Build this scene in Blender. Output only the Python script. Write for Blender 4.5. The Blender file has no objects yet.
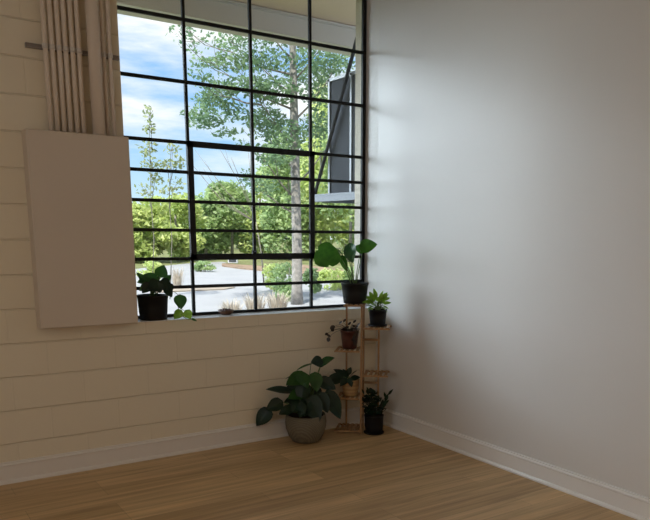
import bpy, bmesh, math, random
from mathutils import Vector, Matrix
random.seed(7)
C = bpy.context.scene.collection
SC = bpy.context.scene
PI = math.pi

# ---------------------------------------------------------------- camera
F_PX, U0, V0 = 718.87, 52.4, 113.0
CAM = Vector((-3.35742, -4.6961, 1.52462))
FW = Vector((0.57303858, 0.79682320, -0.19157134))
RT = Vector((0.81317107, -0.58190016, 0.01204172))
UP = Vector((0.10188027, 0.16268064, 0.98140482))
cd = bpy.data.cameras.new('camera'); co = bpy.data.objects.new('camera', cd); C.objects.link(co)
m = Matrix((RT, UP, -FW)).transposed().to_4x4(); m.translation = CAM
co.matrix_world = m
cd.sensor_width = 36; cd.sensor_fit = 'HORIZONTAL'; cd.lens = F_PX * 36 / 650
cd.shift_x = -U0 / 650; cd.shift_y = V0 / 650; cd.clip_end = 500; cd.clip_start = .05
SC.camera = co

def ray(px, py):
    return FW * F_PX + RT * (px - 325 - U0) - UP * (py - 260 - V0)
def on(px, py, axis, c):
    d = ray(px, py); return CAM + d * ((c - CAM[axis]) / d[axis])
def near(px, py, P, back=0.0):
    """point seen along a direction, on the upright plane through P that faces the viewer"""
    n = Vector((P[0] - CAM.x, P[1] - CAM.y, 0)); L = n.length; n /= L
    d = ray(px, py); return CAM + d * ((L + back) / d.dot(n))

# ---------------------------------------------------------------- materials
def mat(name, col, rough=.6, spec=.5, metal=0.0, noise=None, bump=None, emis=None):
    """noise=(scale, amount) colour variation, bump=(scale, strength)"""
    m = bpy.data.materials.new(name); m.use_nodes = True
    nt = m.node_tree; N = nt.nodes; L = nt.links; b = N['Principled BSDF']
    b.inputs['Base Color'].default_value = (*col, 1); b.inputs['Roughness'].default_value = rough
    b.inputs['Specular IOR Level'].default_value = spec; b.inputs['Metallic'].default_value = metal
    tc = N.new('ShaderNodeTexCoord')
    if noise:
        n = N.new('ShaderNodeTexNoise'); n.inputs['Scale'].default_value = noise[0]; n.inputs['Detail'].default_value = 4
        L.new(tc.outputs['Object'], n.inputs['Vector'])
        r = N.new('ShaderNodeValToRGB'); a = noise[1]
        r.color_ramp.elements[0].position = .3; r.color_ramp.elements[1].position = .7
        r.color_ramp.elements[0].color = (*[c * (1 - a) for c in col], 1)
        r.color_ramp.elements[1].color = (*[min(1, c * (1 + a)) for c in col], 1)
        L.new(n.outputs['Fac'], r.inputs['Fac']); L.new(r.outputs['Color'], b.inputs['Base Color'])
    if bump:
        n = N.new('ShaderNodeTexNoise'); n.inputs['Scale'].default_value = bump[0]; n.inputs['Detail'].default_value = 5
        L.new(tc.outputs['Object'], n.inputs['Vector'])
        bp = N.new('ShaderNodeBump'); bp.inputs['Strength'].default_value = bump[1]; bp.inputs['Distance'].default_value = .01
        L.new(n.outputs['Fac'], bp.inputs['Height']); L.new(bp.outputs['Normal'], b.inputs['Normal'])
    return m

def leafmat(name, c1, c2, rough=.45, trans=.3, scale=12.0, spec=.5):
    m = bpy.data.materials.new(name); m.use_nodes = True
    nt = m.node_tree; N = nt.nodes; L = nt.links; b = N['Principled BSDF']
    tc = N.new('ShaderNodeTexCoord'); n = N.new('ShaderNodeTexNoise'); n.inputs['Scale'].default_value = scale; n.inputs['Detail'].default_value = 3
    L.new(tc.outputs['Object'], n.inputs['Vector'])
    r = N.new('ShaderNodeValToRGB'); r.color_ramp.elements[0].position = .35; r.color_ramp.elements[1].position = .65
    r.color_ramp.elements[0].color = (*c1, 1); r.color_ramp.elements[1].color = (*c2, 1)
    L.new(n.outputs['Fac'], r.inputs['Fac']); L.new(r.outputs['Color'], b.inputs['Base Color'])
    b.inputs['Roughness'].default_value = rough; b.inputs['Specular IOR Level'].default_value = spec
    t = N.new('ShaderNodeBsdfTranslucent'); L.new(r.outputs['Color'], t.inputs['Color'])
    mx = N.new('ShaderNodeMixShader'); mx.inputs[0].default_value = trans
    L.new(b.outputs[0], mx.inputs[1]); L.new(t.outputs[0], mx.inputs[2])
    L.new(mx.outputs[0], N['Material Output'].inputs['Surface'])
    return m

def block_wall():
    m = bpy.data.materials.new('painted_block'); m.use_nodes = True
    nt = m.node_tree; N = nt.nodes; L = nt.links; b = N['Principled BSDF']
    b.inputs['Roughness'].default_value = .55; b.inputs['Specular IOR Level'].default_value = .3
    tc = N.new('ShaderNodeTexCoord'); sp = N.new('ShaderNodeSeparateXYZ'); L.new(tc.outputs['Object'], sp.inputs[0])
    ax = N.new('ShaderNodeMath'); ax.operation = 'ADD'; ax.inputs[1].default_value = 2.2676 + .4064 * 20
    az = N.new('ShaderNodeMath'); az.operation = 'ADD'; az.inputs[1].default_value = -.4461 + .2032 * 21
    L.new(sp.outputs['X'], ax.inputs[0]); L.new(sp.outputs['Z'], az.inputs[0])
    # slightly wavy mortar lines
    wn = N.new('ShaderNodeTexNoise'); wn.inputs['Scale'].default_value = 5; L.new(tc.outputs['Object'], wn.inputs['Vector'])
    wm = N.new('ShaderNodeMath'); wm.operation = 'MULTIPLY_ADD'; wm.inputs[1].default_value = .008; L.new(wn.outputs['Fac'], wm.inputs[0]); L.new(az.outputs[0], wm.inputs[2])
    cb = N.new('ShaderNodeCombineXYZ'); L.new(ax.outputs[0], cb.inputs['X']); L.new(wm.outputs[0], cb.inputs['Y'])
    br = N.new('ShaderNodeTexBrick'); L.new(cb.outputs[0], br.inputs['Vector'])
    br.inputs['Scale'].default_value = 1; br.inputs['Brick Width'].default_value = .4064; br.inputs['Row Height'].default_value = .2032
    br.inputs['Mortar Size'].default_value = .006; br.inputs['Mortar Smooth'].default_value = .6
    br.inputs['Color1'].default_value = (*WALLC, 1); br.inputs['Color2'].default_value = (*[c * .98 for c in WALLC], 1)
    br.inputs['Mortar'].default_value = (*[c * .97 for c in WALLC], 1)
    L.new(br.outputs['Color'], b.inputs['Base Color'])
    nz = N.new('ShaderNodeTexNoise'); nz.inputs['Scale'].default_value = 60; nz.inputs['Detail'].default_value = 4
    L.new(tc.outputs['Object'], nz.inputs['Vector'])
    nl = N.new('ShaderNodeTexNoise'); nl.inputs['Scale'].default_value = 6; L.new(tc.outputs['Object'], nl.inputs['Vector'])
    hz = N.new('ShaderNodeTexBrick'); L.new(cb.outputs[0], hz.inputs['Vector'])
    hz.inputs['Scale'].default_value = 1; hz.inputs['Brick Width'].default_value = 900; hz.inputs['Row Height'].default_value = .2032
    hz.inputs['Mortar Size'].default_value = .006; hz.inputs['Mortar Smooth'].default_value = .6
    s0 = N.new('ShaderNodeMath'); s0.operation = 'MULTIPLY'; s0.inputs[1].default_value = -.18; L.new(br.outputs['Fac'], s0.inputs[0])
    s1 = N.new('ShaderNodeMath'); s1.operation = 'MULTIPLY_ADD'; s1.inputs[1].default_value = -1.6; L.new(hz.outputs['Fac'], s1.inputs[0]); L.new(s0.outputs[0], s1.inputs[2])
    s2 = N.new('ShaderNodeMath'); s2.operation = 'MULTIPLY_ADD'; s2.inputs[1].default_value = .10; L.new(nz.outputs['Fac'], s2.inputs[0]); L.new(s1.outputs[0], s2.inputs[2])
    s3 = N.new('ShaderNodeMath'); s3.operation = 'MULTIPLY_ADD'; s3.inputs[1].default_value = .25; L.new(nl.outputs['Fac'], s3.inputs[0]); L.new(s2.outputs[0], s3.inputs[2])
    bp = N.new('ShaderNodeBump'); bp.inputs['Strength'].default_value = .65; bp.inputs['Distance'].default_value = .009
    L.new(s3.outputs[0], bp.inputs['Height']); L.new(bp.outputs['Normal'], b.inputs['Normal'])
    return m

def plank_floor():
    m = bpy.data.materials.new('oak_planks'); m.use_nodes = True
    nt = m.node_tree; N = nt.nodes; L = nt.links; b = N['Principled BSDF']
    tc = N.new('ShaderNodeTexCoord')
    mp = N.new('ShaderNodeMapping'); mp.inputs['Location'].default_value = (20.3, 20.05, 0); L.new(tc.outputs['Object'], mp.inputs['Vector'])
    br = N.new('ShaderNodeTexBrick'); L.new(mp.outputs[0], br.inputs['Vector'])
    br.inputs['Scale'].default_value = 1; br.inputs['Brick Width'].default_value = 1.2; br.inputs['Row Height'].default_value = .15
    br.inputs['Mortar Size'].default_value = .0012; br.inputs['Mortar Smooth'].default_value = .3; br.offset = .37; br.offset_frequency = 3
    br.inputs['Color1'].default_value = (*FLOOR1, 1); br.inputs['Color2'].default_value = (*FLOOR2, 1); br.inputs['Mortar'].default_value = (*[c * .45 for c in FLOOR1], 1)
    g = N.new('ShaderNodeMapping'); g.inputs['Scale'].default_value = (.9, 16, 1); L.new(tc.outputs['Object'], g.inputs['Vector'])
    gn = N.new('ShaderNodeTexNoise'); gn.inputs['Scale'].default_value = 1.6; gn.inputs['Detail'].default_value = 7; gn.inputs['Distortion'].default_value = .6
    L.new(g.outputs[0], gn.inputs['Vector'])
    rp = N.new('ShaderNodeValToRGB'); rp.color_ramp.elements[0].position = .32; rp.color_ramp.elements[1].position = .68
    rp.color_ramp.elements[0].color = (.62, .60, .58, 1); rp.color_ramp.elements[1].color = (1.12, 1.12, 1.12, 1)
    L.new(gn.outputs['Fac'], rp.inputs['Fac'])
    mx = N.new('ShaderNodeMix'); mx.data_type = 'RGBA'; mx.blend_type = 'MULTIPLY'; mx.inputs['Factor'].default_value = .8
    L.new(br.outputs['Color'], mx.inputs['A']); L.new(rp.outputs['Color'], mx.inputs['B']); L.new(mx.outputs['Result'], b.inputs['Base Color'])
    b.inputs['Roughness'].default_value = .42; b.inputs['Specular IOR Level'].default_value = .4
    bp = N.new('ShaderNodeBump'); bp.inputs['Strength'].default_value = .25; bp.inputs['Distance'].default_value = .003; bp.invert = True
    L.new(br.outputs['Fac'], bp.inputs['Height']); L.new(bp.outputs['Normal'], b.inputs['Normal'])
    return m

WALLC = (.79, .70, .54)
FLOOR1 = (.70, .485, .25); FLOOR2 = (.53, .35, .17)
M = {}
M['block'] = block_wall()
M['floor'] = plank_floor()
M['wall'] = mat('semi_gloss_plaster', (.74, .72, .70), .38, .6, bump=(3.0, .12), noise=(.9, .02))
M['trim'] = mat('white_trim_paint', (.80, .76, .70), .35, .5)
M['reveal'] = mat('rough_white_block', (.76, .74, .71), .42, .5, bump=(45, .25))
M['ceil'] = mat('ceiling_paint', (.75, .73, .70), .8)
M['steel'] = mat('black_steel', (.008, .009, .010), .6, .35)
M['sillp'] = mat('painted_sill', (.86, .86, .86), .3, .6, bump=(30, .05))
M['conduit'] = mat('painted_conduit', (.72, .61, .50), .45, .4)
M['panel'] = mat('painted_sheet_metal', (.64, .545, .445), .45, .4, noise=(2, .02))
M['strut'] = mat('galvanised_strut', (.24, .20, .17), .45, .5)
M['strap'] = mat('zinc_strap', (.62, .56, .50), .3, .7)
M['bamboo'] = mat('bamboo_wood', (.36, .20, .085), .45, .4, noise=(25, .15))
M['blackpot'] = mat('black_plastic', (.006, .006, .007), .55, .3)
M['greypot'] = mat('dark_ribbed_plastic', (.008, .009, .010), .5, .35)
M['maroon'] = mat('maroon_glaze', (.075, .022, .016), .3, .5, noise=(30, .4))
M['soil'] = mat('potting_soil', (.035, .022, .014), .95, .1, bump=(120, .8))
M['clay'] = mat('brown_clay', (.12, .055, .03), .6)
M['leaf_mon'] = leafmat('monstera_leaf', (.04, .15, .018), (.07, .22, .025), .3, .5, 20)
M['leaf_gloss'] = leafmat('glossy_leaf', (.025, .09, .03), (.04, .13, .04), .16, .15, 20, .9)
M['leaf_dark'] = leafmat('dark_leaf', (.005, .020, .008), (.011, .034, .014), .42, .12, 14, .35)
M['leaf_mid'] = leafmat('green_leaf', (.028, .095, .018), (.045, .14, .026), .42, .45, 14)
M['leaf_bright'] = leafmat('bright_leaf', (.18, .38, .03), (.30, .52, .06), .4, .4, 30)
M['leaf_purple'] = leafmat('purple_leaf', (.018, .012, .013), (.035, .024, .018), .35, .15, 30)
M['stem'] = mat('green_stem', (.10, .17, .04), .5)
M['stem_dark'] = mat('dark_stem', (.05, .045, .02), .6)
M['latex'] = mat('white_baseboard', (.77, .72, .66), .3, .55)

def woven(name, c, s):
    m = mat(name, c, .6, .3); nt = m.node_tree; N = nt.nodes; L = nt.links; b = N['Principled BSDF']
    tc = N['Texture Coordinate']
    w = N.new('ShaderNodeTexWave'); w.wave_type = 'BANDS'; w.bands_direction = 'DIAGONAL'; w.inputs['Scale'].default_value = s; w.inputs['Distortion'].default_value = 2.5
    L.new(tc.outputs['Object'], w.inputs['Vector'])
    r = N.new('ShaderNodeValToRGB'); r.color_ramp.elements[0].color = (*[x * .8 for x in c], 1); r.color_ramp.elements[1].color = (*[x * 1.1 for x in c], 1)
    L.new(w.outputs['Fac'], r.inputs['Fac']); L.new(r.outputs['Color'], b.inputs['Base Color'])
    bp = N.new('ShaderNodeBump'); bp.inputs['Strength'].default_value = .5; bp.inputs['Distance'].default_value = .004
    L.new(w.outputs['Fac'], bp.inputs['Height']); L.new(bp.outputs['Normal'], b.inputs['Normal'])
    return m
M['basket'] = woven('woven_taupe', (.17, .145, .10), 34)
def banded():
    m = mat('turned_wood_bands', (.5, .3, .12), .5); nt = m.node_tree; N = nt.nodes; L = nt.links; b = N['Principled BSDF']
    tc = N['Texture Coordinate']
    w = N.new('ShaderNodeTexWave'); w.bands_direction = 'Z'; w.inputs['Scale'].default_value = 11; L.new(tc.outputs['Object'], w.inputs['Vector'])
    r = N.new('ShaderNodeValToRGB'); r.color_ramp.elements[0].color = (.36, .20, .08, 1); r.color_ramp.elements[1].color = (.46, .29, .12, 1)
    L.new(w.outputs['Fac'], r.inputs['Fac']); L.new(r.outputs['Color'], b.inputs['Base Color']); return m
M['banded'] = banded()

# exterior
M['bark'] = mat('grey_bark', (.27, .25, .23), .85, .2, noise=(9, .35), bump=(25, .8))
M['bark_thin'] = mat('pale_bark', (.20, .18, .15), .85, .2)
M['soffit'] = mat('soffit_paint', (.68, .53, .44), .6, noise=(1.5, .04))
M['beam'] = mat('beam_paint', (.55, .52, .50), .6, noise=(1.5, .05))
M['extblock'] = mat('exterior_block', (.62, .56, .48), .8, bump=(80, .8), noise=(40, .06))
M['signgrey'] = mat('grey_metal', (.06, .064, .074), .85, .12, noise=(.7, .05))
M['signwhite'] = mat('white_metal_edge', (.26, .28, .32), .4)
M['shelfmetal'] = mat('pale_blue_metal', (.10, .115, .145), .4)
M['concrete'] = mat('pale_concrete', (.28, .28, .29), .8, noise=(.8, .07))
M['grass'] = mat('lawn', (.15, .16, .07), .9, .1, noise=(1.2, .35), bump=(30, .6))
M['mulch'] = mat('mulch', (.24, .17, .12), .9, .1, noise=(3, .3))
M['curb'] = mat('curb_concrete', (.28, .23, .18), .8, noise=(2, .1))
M['fol_teal'] = leafmat('canopy_leaves', (.11, .20, .11), (.23, .34, .17), .5, .5, 1.5)
M['fol_yel'] = leafmat('yellow_green_leaves', (.42, .52, .16), (.64, .70, .30), .5, .5, .8)
M['fol_mid'] = leafmat('mid_green_leaves', (.26, .38, .17), (.46, .57, .26), .5, .5, .8)
M['fol_pale'] = leafmat('pale_leaves', (.22, .27, .12), (.38, .42, .22), .5, .45, 3)
M['straw'] = leafmat('pale_straw', (.42, .35, .28), (.62, .56, .47), .7, .3, 8)
M['pale_build'] = mat('pale_siding', (.62, .62, .66), .7)
M['darkglass'] = mat('dark_window', (.05, .06, .08), .1)

def glass():
    m = bpy.data.materials.new('window_glass'); m.use_nodes = True
    nt = m.node_tree; N = nt.nodes; L = nt.links; N.remove(N['Principled BSDF'])
    t = N.new('ShaderNodeBsdfTransparent'); t.inputs[0].default_value = (.95, .97, .97, 1)
    g = N.new('ShaderNodeBsdfGlossy'); g.inputs['Roughness'].default_value = .02
    fr = N.new('ShaderNodeFresnel'); fr.inputs[0].default_value = 1.3
    mx = N.new('ShaderNodeMixShader'); L.new(fr.outputs[0], mx.inputs[0]); L.new(t.outputs[0], mx.inputs[1]); L.new(g.outputs[0], mx.inputs[2])
    L.new(mx.outputs[0], N['Material Output'].inputs['Surface']); return m
M['glass'] = glass()

# ---------------------------------------------------------------- mesh helpers
class MB:
    """collects geometry for ONE mesh object"""
    def __init__(s): s.v = []; s.f = []; s.smooth = []
    def add(s, vs, fs, sm=False):
        o = len(s.v); s.v += [tuple(v) for v in vs]; s.f += [tuple(i + o for i in f) for f in fs]; s.smooth += [sm] * len(fs); return s
    def box(s, a, b, bev=0.0):
        x0, y0, z0 = [min(p, q) for p, q in zip(a, b)]; x1, y1, z1 = [max(p, q) for p, q in zip(a, b)]
        if bev <= 0:
            return s.add([(x0,y0,z0),(x1,y0,z0),(x1,y1,z0),(x0,y1,z0),(x0,y0,z1),(x1,y0,z1),(x1,y1,z1),(x0,y1,z1)],
                     [(3,2,1,0),(4,5,6,7),(0,1,5,4),(1,2,6,5),(2,3,7,6),(3,0,4,7)])
        bm = bmesh.new(); bmesh.ops.create_cube(bm, size=1)
        for v in bm.verts: v.co = Vector(((x0+x1)/2 + v.co.x*(x1-x0), (y0+y1)/2 + v.co.y*(y1-y0), (z0+z1)/2 + v.co.z*(z1-z0)))
        bmesh.ops.bevel(bm, geom=bm.edges[:], offset=bev, segments=2, affect='EDGES', profile=.5)
        bm.verts.ensure_lookup_table(); bm.verts.index_update()
        s.add([v.co[:] for v in bm.verts], [[v.index for v in f.verts] for f in bm.faces]); bm.free(); return s
    def tube(s, pts, rad, n=8, caps=True):
        pts = [Vector(p) for p in pts]; rs = rad if isinstance(rad, (list, tuple)) else [rad] * len(pts)
        vs = []; fs = []; ref = Vector((.123, .456, .88)).normalized()
        d0 = (pts[1] - pts[0]).normalized()
        if abs(d0.dot(ref)) > .9: ref = Vector((1, 0, 0))
        u = d0.cross(ref).normalized()
        for i, p in enumerate(pts):
            d = (pts[min(i+1, len(pts)-1)] - pts[max(i-1, 0)])
            d = d.normalized() if d.length > 1e-9 else d0
            u = (u - d * u.dot(d)).normalized(); w = d.cross(u)
            for k in range(n):
                a = 2*PI*k/n; vs.append(p + (u*math.cos(a) + w*math.sin(a)) * rs[i])
        for i in range(len(pts)-1):
            for k in range(n):
                fs.append((i*n+k, i*n+(k+1)%n, (i+1)*n+(k+1)%n, (i+1)*n+k))
        if caps: fs += [tuple(range(n-1, -1, -1)), tuple(range((len(pts)-1)*n, len(pts)*n))]
        return s.add(vs, fs, True)
    def lathe(s, prof, c=(0,0,0), n=32, closed=True):
        vs = []; fs = []
        for r, z in prof:
            for k in range(n):
                a = 2*PI*k/n; vs.append((c[0]+r*math.cos(a), c[1]+r*math.sin(a), c[2]+z))
        for i in range(len(prof)-1):
            for k in range(n): fs.append((i*n+k, i*n+(k+1)%n, (i+1)*n+(k+1)%n, (i+1)*n+k))
        if closed: fs += [tuple(range(n-1, -1, -1)), tuple(range((len(prof)-1)*n, len(prof)*n))]
        return s.add(vs, fs, True)
    def build(s, name, material, parent=None, origin=None):
        me = bpy.data.meshes.new(name)
        o = Vector(origin) if origin is not None else Vector((0,0,0))
        me.from_pydata([tuple(Vector(v) - o) for v in s.v], [], s.f)
        me.polygons.foreach_set('use_smooth', s.smooth); me.materials.append(material); me.update()
        ob = bpy.data.objects.new(name, me); C.objects.link(ob)
        if parent is not None: ob.parent = parent
        ob.location = o
        return ob
def tag(o, label=None, cat=None, group=None, kind=None):
    if label: o['label'] = label
    if cat: o['category'] = cat
    if group: o['group'] = group
    if kind: o['kind'] = kind
    return o
def empty(name, loc=(0,0,0), rz=0, **k):
    o = bpy.data.objects.new(name, None); C.objects.link(o); o.location = loc; o.rotation_euler = (0,0,rz); o.empty_display_size = .1
    return tag(o, **k)
def struct(o): o['kind'] = 'structure'; return o

# ---------------------------------------------------------------- room shell
WX, WT, WD = -1.935, .18, .32        # opening left edge, window plane, outer face of wall
CZ, TOPZ, SILL = 3.42, 3.30, .932
RX0, RY0 = -6.4, -8.2
b = MB().box((RX0-.15, RY0-.15, -.12), (0, .0, 0)); struct(b.build('floor', M['floor']))
b = MB().box((RX0-.15, RY0-.15, CZ), (.2, WD, CZ+.2)); struct(b.build('ceiling', M['ceil']))
b = MB(); b.box((RX0-.15, 0, -.4), (WX, WD, CZ)); b.box((WX, 0, -.4), (.0, WD, SILL)); b.box((WX, 0, TOPZ), (0, WD, CZ))
struct(b.build('wall_back', M['block']))
b = MB().box((0, RY0-.15, -.4), (.2, 0, CZ)); struct(b.build('wall_right', M['wall']))
b = MB().box((0, 0.0005, -.4), (.2, WT+.02, CZ)); struct(b.build('trim_1', M['reveal']))
b = MB().box((0, WT+.0205, -.4), (.2, WD, CZ)); struct(b.build('trim_4', M['extblock']))
b = MB().box((RX0-.15, RY0-.15, -.4), (RX0, 0, CZ)); struct(b.build('wall_left', M['ceil']))
b = MB().box((RX0, RY0-.15, -.4), (0, RY0, CZ)); struct(b.build('wall_front', M['ceil']))
# baseboards: flat board, cap moulding, shoe moulding
def baseboard(name, along, x0, x1):
    b = MB()
    prof = [(0,0),(.028,0),(.028,.010),(.022,.020),(.016,.022),(.016,.106),(.021,.110),(.021,.118),(.014,.124),(.012,.133),(0,.133)]
    vs = []
    for t in (x0, x1):
        for d, z in prof: vs.append((t, -d, z) if along == 'x' else (-d, t, z))
    n = len(prof); fs = [(i, (i+1)%n, n+(i+1)%n, n+i) for i in range(n)] + [tuple(range(n-1,-1,-1)), tuple(range(n, 2*n))]
    b.add(vs, fs); o = struct(b.build(name, M['latex'])); return o
baseboard('baseboard_back', 'x', RX0, 0); baseboard('baseboard_right', 'y', RY0, 0).data.materials[0] = mat('lit_baseboard', (.86, .85, .84), .25, .6)  # right board: lighter copy of the paint, light falling on it put into the colour
# sill cap, very slightly proud of the block
b = MB().box((WX+.001, .0, SILL-.0005), (-.0005, WT+.012, SILL+.003)); struct(b.build('trim_2', M['sillp']))

# ---------------------------------------------------------------- steel window
CW, CHT = .47917, .19372
ZB = .94397
VX = [-.01813 - (4-k)*CW for k in range(5)]
HZ = {9: ZB}
for k in range(3, 9): HZ[k] = ZB + (9-k)*CHT
HZ[2] = HZ[3] + 2*CHT; HZ[1] = HZ[2] + 2*CHT; HZ[0] = TOPZ - .012
win = struct(empty('window_1', (0, WT, 0)))
def bar(x0, x1, z0, z1, name, y0=-.014, y1=.014):
    return MB().box((x0, y0, z0), (x1, y1, z1), .002).build(name, M['steel'], win)
hb = .011
bar(WX+.001, -.0005, SILL+.003, ZB+.010, 'frame_rail'); bar(WX+.001, -.0005, TOPZ-.03, TOPZ-.001, 'frame_rail')
bar(WX+.001, WX+.028, SILL+.003, TOPZ-.001, 'frame_stile'); bar(VX[4]-.013, -.0005, SILL+.003, TOPZ-.001, 'frame_stile', -.012, .014)
for k in (1, 2, 3): bar(VX[k]-.010, VX[k]+.010, ZB, TOPZ-.03, 'mullion_bar', -.012, .012)
for k in (1, 2, 3, 4, 5, 6, 7, 8): bar(WX+.028, VX[4]-.013, HZ[k]-hb, HZ[k]+hb, 'muntin_bar', -.010, .010)
# casement with its thicker frame between V1 and V3, H3 and H7
cs = MB(); x0, x1, z0, z1 = VX[1]-.012, VX[3]+.022, HZ[7]-.006, HZ[3]+.012
t = .040
cs.box((x0, -.026, z0), (x0+t, -.008, z1), .002); cs.box((x1-t, -.026, z0), (x1, -.008, z1), .002)
cs.box((x0, -.026, z1-t), (x1, -.008, z1), .002); cs.box((x0, -.026, z0), (x1, -.008, z0+t), .002)
cse = cs.build('casement_frame', M['steel'], win)
lt = MB().box((VX[2]-.035, -.045, HZ[7]+.030), (VX[2]-.005, -.024, HZ[7]+.055), .003); lt.tube([(VX[2]-.02,-.04,HZ[7]+.045),(VX[2]-.02,-.075,HZ[7]+.047),(VX[2]-.05,-.085,HZ[7]+.035)], .006)
lt.build('latch', M['steel'], win)
MB().box((WX+.02, .002, SILL+.01), (-.012, .006, TOPZ-.02)).build('glass_pane', M['glass'], win)

# ---------------------------------------------------------------- wall box, conduits, strut
pn = empty('electrical_panel_box', (-2.23, 0, .95), label='large beige flat rectangular panel box fixed to block wall left of window', cat='panel box')
MB().box((-.285, -.118, -.010), (.289, -.0005, 1.125), .006).build('box_body', M['panel'], pn)
MB().box((-.277, -.127, -.004), (.284, -.119, 1.120), .003).build('cover_plate', M['panel'], pn)
ST_Z = 2.54
st = MB(); st.box((-2.462, -.022, ST_Z-.012), (-1.945, -.0005, ST_Z+.012), .001); st.box((-2.462, -.025, ST_Z-.012), (-1.945, -.022, ST_Z-.007)); st.box((-2.462, -.025, ST_Z+.007), (-1.945, -.022, ST_Z+.012))
tag(st.build('strut_channel', M['strut']), 'short horizontal metal strut rail holding the vertical conduits on the block wall', 'rail')
names = ['leftmost thin', 'second thin', 'third thin', 'fourth thin', 'fifth thin', 'sixth thin']
def conduit(x, r, lab):
    y = -.030 - r
    e = empty('conduit_pipe', (x, y, 2.08), label=lab, cat='pipe', group='painted conduits above the panel box')
    MB().tube([(0,0,-.008),(0,0,.4),(0,0,.9),(0,0,CZ-2.08-.001)], r, 16).build('pipe', M['conduit'], e)
    c = MB(); c.lathe([(r+.0005,0),(r+.004,.002),(r+.004,.026),(r+.0005,.028)], (0,0,ST_Z-2.08-.012), 16)
    c.box((-.006, -r-.012, ST_Z-2.08-.008), (.006, -r-.002, ST_Z-2.08+.008))
    c.build('pipe_clamp', M['strap'], e)
    return e
xs = [-2.353, -2.316, -2.279, -2.244, -2.206, -2.170]
for i, x in enumerate(xs):
    lb = ['leftmost of the six thin beige conduits running up from the panel box',
          'second from left of the six thin beige conduits above the panel box',
          'third from left of the six thin beige conduits above the panel box',
          'fourth from left of the six thin beige conduits above the panel box',
          'fifth from left of the six thin beige conduits above the panel box',
          'rightmost of the six thin beige conduits, beside the wide pipe'][i]
    conduit(x-.010, .0135, lb)
conduit(-2.040, .0118, 'left of the two thin conduits between wide pipe and window'); conduit(-2.003, .0118, 'right of the two thin conduits, nearest the window edge')
e = empty('conduit_pipe', (-2.100, -.070, 2.08), label='single wide beige pipe running up between the thin conduits', cat='pipe')
MB().tube([(0,0,-.008),(0,0,.6),(0,0,CZ-2.08-.001)], .037, 24).build('pipe', M['conduit'], e)

# ---------------------------------------------------------------- leaves and plants
TOCAM = lambda p: (CAM - Vector(p)).normalized()
def leaf_geo(mb, base, tip, width, normal=None, shape='heart', cup=.18, droop=.15, n=9, thick=.0):
    base = Vector(base); tip = Vector(tip); ax = tip - base; Ln = ax.length; ax.normalize()
    nrm = Vector(normal) if normal is not None else Vector((0,0,1))
    nrm = (nrm - ax * nrm.dot(ax))
    nrm = nrm.normalized() if nrm.length > 1e-4 else ax.orthogonal().normalized()
    sd = ax.cross(nrm).normalized()
    cols = (-1, -.6, -.12, 0, .12, .6, 1); vs = []
    for i in range(n+1):
        t = i / n
        if shape == 'heart': w = (math.sin(PI * min(1, t*1.0)**.62))**.75 * (1 if t < .5 else 1 - .15*(t-.5)); back = .13 * max(0, 1 - t*3)
        elif shape == 'oval': w = math.sin(PI*t)**.7; back = 0
        elif shape == 'lance': w = math.sin(PI*t**.8); back = 0
        elif shape == 'monstera':
            w = (math.sin(PI * t**.60))**.55; back = .12 * max(0, 1 - t*3)
            if i == 8: w *= .8
        else: w = math.sin(PI*t**.55)**.5; back = .1 * max(0, 1-t*4)
        w = max(w, 0.0) * width / 2
        for c in cols:
            p = base + ax * (Ln * (t - back*abs(c))) + sd * (w*c) + nrm * (cup*width*.5*(abs(c)**1.5)*(.4+.6*math.sin(PI*t)) - droop*Ln*(t-.15)**2)
            vs.append(p)
    k = len(cols); fs = []
    for i in range(n):
        for j in range(k-1): fs.append((i*k+j, i*k+j+1, (i+1)*k+j+1, (i+1)*k+j))
    mb.add(vs, fs, True)
def arc(a, b, lift=.03, n=6, side=(0,0,1)):
    a = Vector(a); b = Vector(b); s = Vector(side)
    return [a.lerp(b, i/n) + s * lift * math.sin(PI*i/n) for i in range(n+1)]
def pot_mesh(rt, rb, h, wall=.006, rim=.0, n=36, ribs=0):
    p = [(rb*.92, 0), (rb, .004), (rb+(rt-rb)*.5, h*.5), (rt*.985, h*(.88 if rim else .97))]
    if rim: p += [(rt*.985+rim, h*.885), (rt*.985+rim, h*.99)]
    p += [(rt+rim*.5, h), (rt-wall, h), (rt-wall*1.3, h*.9), (rt-wall*1.3-.001, h*.86)]
    return MB().lathe(p, n=n)
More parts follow.
